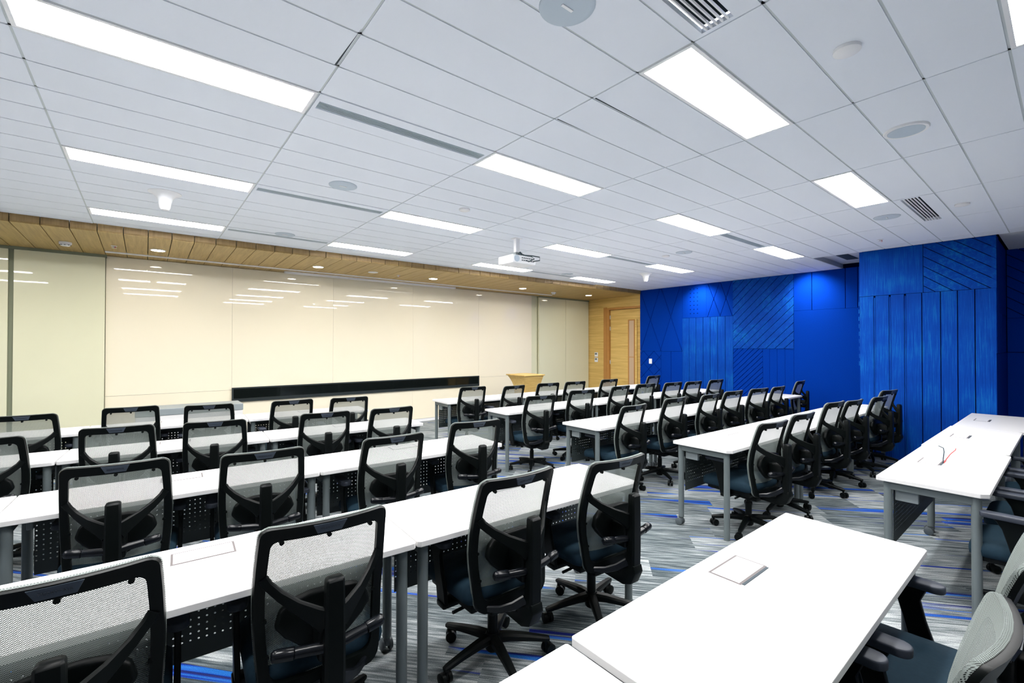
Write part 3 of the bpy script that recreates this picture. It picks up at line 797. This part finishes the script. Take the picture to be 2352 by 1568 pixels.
for ri, (yn, yf, xs_, xe, sl) in enumerate(RROW):
    sp = RSPLIT[ri]
    for q in range(len(sp)-1):
        nm = 'aisle end table' if q == 0 else ('wall end table' if q == len(sp)-2 else ['second', 'third'][q-1]+' table from the aisle')
        dy = ((0, .012, 0)[q] if ri == 0 else 0) + sl*((sp[q]+sp[q+1])/2-xs_)
        table(sp[q], sp[q+1], yn+dy, yf+dy, 'white topped %s in the %s' % (nm, rowname_r[ri]), 'training tables in the right block', cham=1,
              lidpos=(.04, (yf-yn)/2-.153) if ri == 0 else (0, (yf-yn)/2-.12), slot=ri == 0, rz=math.atan(sl))
# loose cable ends on the right hand table
bm = bmesh.new(); tube(bm, [(4.50, .60, TH+.004), (4.62, .615, TH+.006), (4.78, .63, TH+.035), (4.86, .645, TH+.05), (4.92, .68, TH+.052)], .0035, 8)
tag(build('cable', bm, 'cable_dark', None, True), 'thin dark cable end sticking out of the right hand table lid', 'cable')
bm = bmesh.new(); tube(bm, [(4.50, .593, TH+.004), (4.62, .60, TH+.006), (4.80, .598, TH+.02), (4.93, .585, TH+.035), (4.945, .584, TH+.045)], .003, 8)
tag(build('cable', bm, 'cable_red', None, True), 'thin red cable end lying on the right hand table', 'cable')

# ---------------------------------------------------------------- chairs
ZB, ZT = .352, .965
def prof(z):
    pts = [(.34, -.138), (.40, -.128), (.48, -.120), (.555, -.112), (.63, -.115), (.705, -.130), (.79, -.155), (.88, -.185), (.965, -.218), (1.0, -.232)]
    for (a, ya), (b, yb) in zip(pts, pts[1:]):
        if z <= b: return ya+(yb-ya)*(z-a)/(b-a)
    return pts[-1][1]
def hw0(z): return .205+.018*math.sin(PI*min(max((z-ZB)/(ZT-ZB), 0), 1)*.95)+.008*(z-ZB)/(ZT-ZB)
def hw(z, rt=.03, rb=.05):
    h = hw0(z)
    if z > ZT-rt: h -= rt-math.sqrt(max(rt*rt-(z-(ZT-rt))**2, 0))
    if z < ZB+rb: h -= rb-math.sqrt(max(rb*rb-((ZB+rb)-z)**2, 0))
    return h
def curve(x, z): return .035*(abs(x)/.21)**2*(.35+.65*max(0, (z-.5)/.46)) - .03
ZS = [ZB, ZB+.004, ZB+.014, ZB+.03, ZB+.05] + [ZB+.05+(ZT-.03-ZB-.05)*q/12 for q in range(1, 13)] + [ZT-.018, ZT-.009, ZT-.003, ZT]
def make_chair():
    t = thing('task_chair', 'x', 'chair')
    # frame
    loop = [(hw(z), z) for z in ZS]
    top = [(hw(ZT)*q, ZT) for q in (.75, .5, .25, 0, -.25, -.5, -.75)]
    bot = [(hw(ZB)*q, ZB) for q in (-.66, -.33, 0, .33, .66)]
    loop = loop+top+[(-x, z) for x, z in loop[::-1]]+bot
    def inner(x, z): return x*(1-.036/.225), ZB+.050+(z-ZB)*(ZT-ZB-.098)/(ZT-ZB)
    bm = bmesh.new(); n = len(loop); R = []
    for x, z in loop:
        xi, zi = inner(x, z)
        yf = prof(z)+curve(x, z); yi = prof(zi)+curve(xi, zi)
        R.append([bm.verts.new(p) for p in ((x, yf, z), (x, yf-.012, z), (x*.985, yf-.022, z-.002 if z > .6 else z+.002), (xi, yi-.022, zi), (xi, yi, zi))])
    for a in range(n):
        A, B = R[a], R[(a+1) % n]
        for c in range(5): bm.faces.new((A[c], B[c], B[(c+1) % 5], A[(c+1) % 5]))
    # three little clips under the top bar and on the sides
    for x in (-.15, 0, .15):
        zi = ZT-.05; y = prof(zi)+curve(x, zi)
        tube(bm, [(x, y-.024, zi-.004), (x, y-.010, zi-.004)], .008, 10)
    for z in (.62, .50):
        for s in (-1, 1):
            x = s*(hw(z)-.036); y = prof(z)+curve(x, z)
            tube(bm, [(x, y-.024, z), (x, y-.012, z)], .007, 8)
    build('back_frame', bm, 'black', t, True, 35)
    # mesh
    bm = bmesh.new(); uvl = bm.loops.layers.uv.new('UVMap'); G = []
    us = [-1, -.75, -.5, -.25, 0, .25, .5, .75, 1]
    for z in ZS:
        h = hw(z)+.002
        row = [(-h, -.014)] + [(h*u, 0) for u in us] + [(h, -.014)]
        G.append([(bm.verts.new((x, prof(z)+curve(x, z)+.006+dy, z)), x+(dy if x < 0 else -dy), z) for x, dy in row])
    rt = [(bm.verts.new((v.co.x, v.co.y-.014, v.co.z+.002)), x, z+.015) for v, x, z in G[-1]]
    for v, x, z in G[-1]: v.co.z += .003
    G.append(rt)
    for a, b in zip(G, G[1:]):
        for i in range(len(a)-1):
            q = (a[i], a[i+1], b[i+1], b[i])
            f = bm.faces.new([v[0] for v in q])
            for l, v in zip(f.loops, q): l[uvl].uv = (v[1], v[2])
    build('mesh_back', bm, 'mesh', t, True, 60)
    # badge
    bm = bmesh.new(); zt, zb = ZT-.006, ZT-.040
    def yb_(x, z): return prof(z)+curve(x, z)-.0235
    q = [(-.055, zt), (.055, zt), (.040, zb), (-.040, zb)]
    A = [bm.verts.new((x, yb_(x, z)-.004, z)) for x, z in q]; B = [bm.verts.new((x*1.03, yb_(x, z)+.004, z)) for x, z in q]
    bm.faces.new(A); bm.faces.new(B[::-1])
    for i in range(4): bm.faces.new((A[i], A[(i+1) % 4], B[(i+1) % 4], B[i]))
    bd = build('badge', bm, 'badge', t)
    cu = bpy.data.curves.new('lettering', 'FONT'); cu.body = 'MERRYFAIR'; cu.size = .0125; cu.align_x = 'CENTER'; cu.align_y = 'CENTER'; cu.extrude = .0006; cu.space_character = 1.1
    to = bpy.data.objects.new('tmp', cu); S.collection.objects.link(to)
    dg = bpy.context.evaluated_depsgraph_get(); me = bpy.data.meshes.new_from_object(to.evaluated_get(dg))
    bpy.data.objects.remove(to); me.materials.clear(); me.materials.append(M['badge_text'])
    zc = (zt+zb)/2; tilt = math.atan2(yb_(0, zt)-yb_(0, zb), zt-zb)
    me.transform(Matrix.Translation((0, yb_(0, zc)-.0045, zc)) @ Matrix.Rotation(PI/2-tilt, 4, 'X'))
    lo = bpy.data.objects.new('lettering', me); S.collection.objects.link(lo); lo.parent = bd
    # spine post
    bm = bmesh.new()
    loft(bm, [(0, -.312, .40, .034, .030), (0, -.318, .50, .034, .027), (0, -.320, .62, .033, .025), (0, -.322, .73, .031, .022), (0, -.322, .783, .030, .021), (0, -.320, .791, .027, .017), (0, -.319, .795, .02, .010)])
    prism(bm, [(-.345, .42), (-.355, .385), (-.325, .318), (-.27, .295), (-.14, .30), (.02, .315), (.02, .35), (-.17, .345), (-.24, .352), (-.275, .42)], 'x', -.032, .032, .006)
    build('spine', bm, 'black', t, True, 35)
    for s in (-1, 1):
        bm = bmesh.new()
        pts = [(s*.020, -.315, .645), (s*.055, -.30, .668), (s*.105, -.265, .697), (s*.15, -.220, .727), (s*.183, -.186, .757), (s*.200, -.180, .782)]
        sweep(bm, pts, [.020, .018, .016, .015, .014, .014], [.085, .066, .050, .042, .038, .036], .3)
        build('back_arm', bm, 'black', t, True, 40)
        bm = bmesh.new()
        sweep(bm, [(s*.03, -.30, .43), (s*.07, -.265, .40), (s*.11, -.22, .378), (s*.15, -.172, .372), (s*.17, -.14, .375)], [.018]*5, [.045, .040, .034, .030, .026], .3)
        build('lower_strut', bm, 'black_gloss', t, True, 40)
        bm = bmesh.new()
        P = [(s*.03, -.300, .553), (s*.07, -.292, .556), (s*.118, -.286, .560)]
        tube(bm, P, [.019, .0185, .0175], 16)
        tube(bm, [(s*.118, -.286, .560), (s*.121, -.2855, .5605), (s*.17, -.277, .566), (s*.182, -.275, .567), (s*.188, -.274, .568)], [.0165, .0205, .0205, .018, .010], 18)
        build('adjuster_knob', bm, 'black_gloss', t, True, 50)
    bm = bmesh.new()
    o_ = [(-.165, .605), (-.15, .655), (-.115, .685), (-.05, .697), (.05, .697), (.115, .685), (.15, .655), (.165, .605), (.135, .565), (.085, .52), (.045, .49), (-.045, .49), (-.085, .52), (-.135, .565)]
    prism(bm, o_, 'y', -.195, -.158, .012, 3)
    rbox(bm, -.045, .045, -.30, -.19, .50, .63, .012)
    build('lumbar_pad', bm, 'black', t, True, 50)
    # seat
    bm = bmesh.new()
    def sr(z, f, yo=0): 
        r = .06*f; W, Yf, Yb = .243*f, .30*f+yo, -.155*f+yo
        out = []
        for cxx, cyy, a0 in ((W-r, Yb+r, -PI/2), (W-r, Yf-r, 0), (-W+r, Yf-r, PI/2), (-W+r, Yb+r, PI)):
            for k in range(6): a = a0+PI/2*k/5; out.append((cxx+r*math.cos(a), cyy+r*math.sin(a), z))
        return out
    R_ = [sr(.385, .94, .005), sr(.395, .985, .002), sr(.42, 1.0), sr(.445, .985, .002), sr(.460, .93, .006), sr(.468, .80, .016), sr(.470, .5, .04), sr(.470, .2, .07)]
    R_ = [[(x, y, z-.022*max(0, (y-.16)/.14)) for x, y, z in r] for r in R_]
    rings(bm, R_); build('seat', bm, 'seat', t, True, 60)
    bm = bmesh.new()
    prism(bm, [(-.21, -.13), (.21, -.13), (.22, .24), (.16, .27), (-.16, .27), (-.22, .24)], 'z', .345, .388, .008)
    rbox(bm, -.09, .09, -.12, .12, .285, .35, .012)
    tube(bm, [(.10, .06, .33), (.24, .07, .325)], .008, 8); tube(bm, [(-.10, -.02, .33), (-.25, -.03, .325)], .008, 8)
    build('seat_pan', bm, 'black', t, True, 40)
    for s in (-1, 1):
        bm = bmesh.new()
        loft(bm, [(s*.256, .055, .335, .010, .040), (s*.256, .065, .39, .010, .040), (s*.257, .09, .48, .010, .036), (s*.257, .108, .555, .010, .038), (s*.257, .112, .598, .012, .060), (s*.257, .112, .611, .012, .080)])
        rbox(bm, min(s*.10, s*.272), max(s*.10, s*.262), .02, .09, .318, .345, .006)
        ar = build('armrest', bm, 'black', t, True, 40)
        bm = bmesh.new(); cxx = s*.257
        o_ = []
        for cy2, a0, r in ((-.005+.035, PI, .035), (.235-.034, 0, .034)):
            for k in range(9): a = a0+PI*k/8; o_.append((cxx+r*math.cos(a), cy2+r*math.sin(a)))
        prism(bm, o_, 'z', .608, .637, .006, 2)
        build('arm_pad', bm, 'pad', ar, True, 50)
    bm = bmesh.new(); lathe(bm, [(.026, .10), (.026, .24), (.020, .24), (.020, .30)], seg=18); build('gas_column', bm, 'black', t, True)
    bm = bmesh.new(); lathe(bm, [(.03, .045), (.038, .055), (.040, .12), (.030, .135)], seg=20)
    for k in range(5):
        a = 2*PI*k/5; c, s = math.cos(a), math.sin(a)
        sweep(bm, [(c*q, s*q, z) for q, z in ((.02, .105), (.09, .104), (.19, .093), (.275, .080), (.292, .078))], [.052, .048, .040, .034, .026], [.048, .042, .032, .026, .020], .25)
    bs = build('star_base', bm, 'black', t, True, 40)
    for k in range(5):
        a = 2*PI*k/5; c, s = math.cos(a), math.sin(a); sa = a+1.2+k
        bm = bmesh.new()
        ux, uy = math.cos(sa), math.sin(sa); px, py = -uy, ux
        cx, cy = c*.278+px*.012, s*.278+py*.012
        for q in (-.017, .017):
            rr = [[(cx+ux*(q+dx)+px*r*math.cos(2*PI*j/18), cy+uy*(q+dx)+py*r*math.cos(2*PI*j/18), .029+r*math.sin(2*PI*j/18)) for j in range(18)] for dx, r in ((-.012, .020), (-.009, .028), (.009, .028), (.012, .020))]
            rings(bm, rr)
        lathe(bm, [(.010, .03), (.010, .075)], c*.278, s*.278, 10)
        build('caster', bm, 'black', bs, True, 40)
    return t
proto = make_chair()
used = [False]
def chair(mx, my, ang, label, group, z=1.0, rb=None, yn=None, xf=None):
    """mx, my: middle of the top bar; yn: front edge of the table it is pushed up to"""
    if yn is not None and my > yn-.105:
        k = max((yn-.105)/my, .955)
        mx, my = mx*k, min(my*k, yn-.105); z *= (1.585-.62*k)/.965
    if xf is not None: mx = xf + .22*math.sin(math.radians(ang))
    o = proto if not used[0] else copy_tree(proto); used[0] = True
    a = math.radians(ang)
    o.location = (mx-.220*math.sin(a), my+.220*math.cos(a), 0); o.rotation_euler = (0, 0, a)
    o.scale = (1, 1, z)
    o['label'] = label; o['group'] = group
    for ch in o.children:
        if ch.name.startswith('star_base'): ch.rotation_euler = (0, 0, math.radians(47 if rb is None else rb)-a)
    return o
rn = random.Random(3)
LX = [[2.068, None, .528, -.163], [2.10, None, .575, None], [1.95, 1.335, .49, -.13, -.84], [1.94, 1.315, .565, -.09, -.815]]
RX = [[4.06, 4.76, 5.69, 6.30, 7.08, 7.73], [4.0, 4.80, 5.575, 6.18, 6.95, 7.56, None], [3.885, 4.77, 5.53, 6.15, 6.90, 7.50, 8.22], [3.87, 4.475, 5.27, 5.87, 6.75, 8.17]]
LC = [  # left block: rows from the camera outward, listed from the aisle to the left
    [(2.063, 1.588, -4), (1.424, 1.70, -1.4), (.522, 1.709, -3.5), (-.175, 1.72, -3)],
    [(2.176, 3.10, -8), (1.349, 2.95, -2.1), (.561, 3.005, -5.7), (-.111, 3.18, -5)],
    [(1.919, 4.30, -2.7), (1.333, 4.376, -5), (.461, 4.44, -9), (-.183, 4.60, -7), (-.80, 4.55, -4)],
    [(1.907, 5.47, -5), (1.308, 5.582, 0), (.54, 5.70, -9), (-.113, 5.97, -3), (-.82, 5.85, -5)]]
pos_l = ['beside the aisle', 'second from the aisle', 'third from the aisle', 'fourth from the aisle', 'leftmost, cut by the photo edge']
row_l = ['second row from camera', 'third row from camera', 'fourth row from camera', 'farthest row']
for ri, row in enumerate(LC):
    for q, (x, y, a) in enumerate(row):
        p = pos_l[q] if not (q == len(row)-1 and ri != 1) else 'leftmost, cut by the photo edge'
        chair(x, y, a, 'mesh back swivel chair, %s, left block, %s' % (p, row_l[ri]), 'mesh chairs in the left block', rb=rn.uniform(0, 72), yn=ynl(ri+1, x), xf=LX[ri][q])
RC = [
    [(4.107, 1.554, -6, 47), (4.763, 1.57, -3.6), (5.86, 1.615, -5, None, 1.02), (6.56, 1.655, -4.5, None, .98), (7.10, 1.50, -6), (7.86, 1.56, -10)],
    [(4.092, 2.90, 2), (4.937, 3.0, 0), (5.708, 2.94, 1), (6.31, 2.95, -4), (6.98, 2.89, -8), (7.604, 2.84, 0), (9.10, 3.06, 3)],
    [(3.83, 4.18, -8, 10), (4.816, 4.35, -9), (5.735, 4.41, 2), (6.386, 4.40, -5), (6.957, 4.28, -6), (7.60, 4.18, -6), (8.24, 4.14, -4)],
    [(3.961, 5.70, -6), (4.524, 5.48, 4), (5.152, 5.50, -8), (5.862, 5.45, -8), (6.752, 5.43, -3), (8.307, 5.50, 1)]]
row_r = ['second right hand row', 'third right hand row', 'fourth right hand row', 'right hand row nearest the lectern']
oo = ['first from the aisle', 'second from the aisle', 'third from the aisle', 'fourth from the aisle', 'fifth from the aisle', 'sixth from the aisle', 'seventh from the aisle']
for ri, row in enumerate(RC):
    for q, e in enumerate(row):
        p = oo[q] if q < len(row)-1 else 'last, nearest the blue wall'
        z = 1.03 if (ri == 0 and q == 5) else (e[4] if len(e) > 4 else 1.0)
        chair(e[0], e[1], e[2], 'mesh back swivel chair, %s, %s' % (p, row_r[ri]), 'mesh chairs in the right block', z, e[3] if len(e) > 3 and e[3] is not None else rn.uniform(0, 72), yn=ynr(ri+1, e[0]) if e[0] < 8.9 else None, xf=RX[ri][q])
# chairs whose pale mesh fronts show at the lower right corner
chair(1.40, .118, 0, 'pale mesh chair back nearest the camera at the lower right corner', 'chairs of the foreground tables', 1.03, 20)
chair(2.13, .09, 0, 'second pale mesh chair at the lower right, tucked under foreground table end', 'chairs of the foreground tables', 1.0, 50)
chair(3.99, -.12, 0, 'blue grey seated chair at the aisle end of nearest right hand row', 'chairs of the nearest right hand row', 1.0, 15)
chair(4.70, -.12, 0, 'second chair behind the nearest right hand row, half cut off', 'chairs of the nearest right hand row', 1.0, 33)
chair(5.45, -.12, 0, 'third chair behind the nearest right hand row, at the photo edge', 'chairs of the nearest right hand row', 1.0, 60)

for o in bpy.data.objects:                       # arms of these five stand a little wider and higher
    if o.parent is None and o.get('group') in ('chairs of the foreground tables', 'chairs of the nearest right hand row'):
        for ch in o.children:
            if ch.name.startswith('armrest'):
                ch.location = ((.027 if ch.data.vertices[0].co.x > 0 else -.027), .01, .016)
# recessed wall washers in the ceiling by the blue wall
for y in (3.06, 5.20):
    ld = bpy.data.lights.new('wall_washer', 'SPOT'); ld.energy = 45; ld.spot_size = math.radians(110); ld.spot_blend = 1.0; ld.color = (0.95, 0.97, 1.0); ld.shadow_soft_size = .04
    lo = bpy.data.objects.new('wall_washer', ld); S.collection.objects.link(lo)
    lo.location = (9.22, y, HC-.01); lo.rotation_euler = (0, math.radians(-38), 0)
bpy.context.view_layer.update()
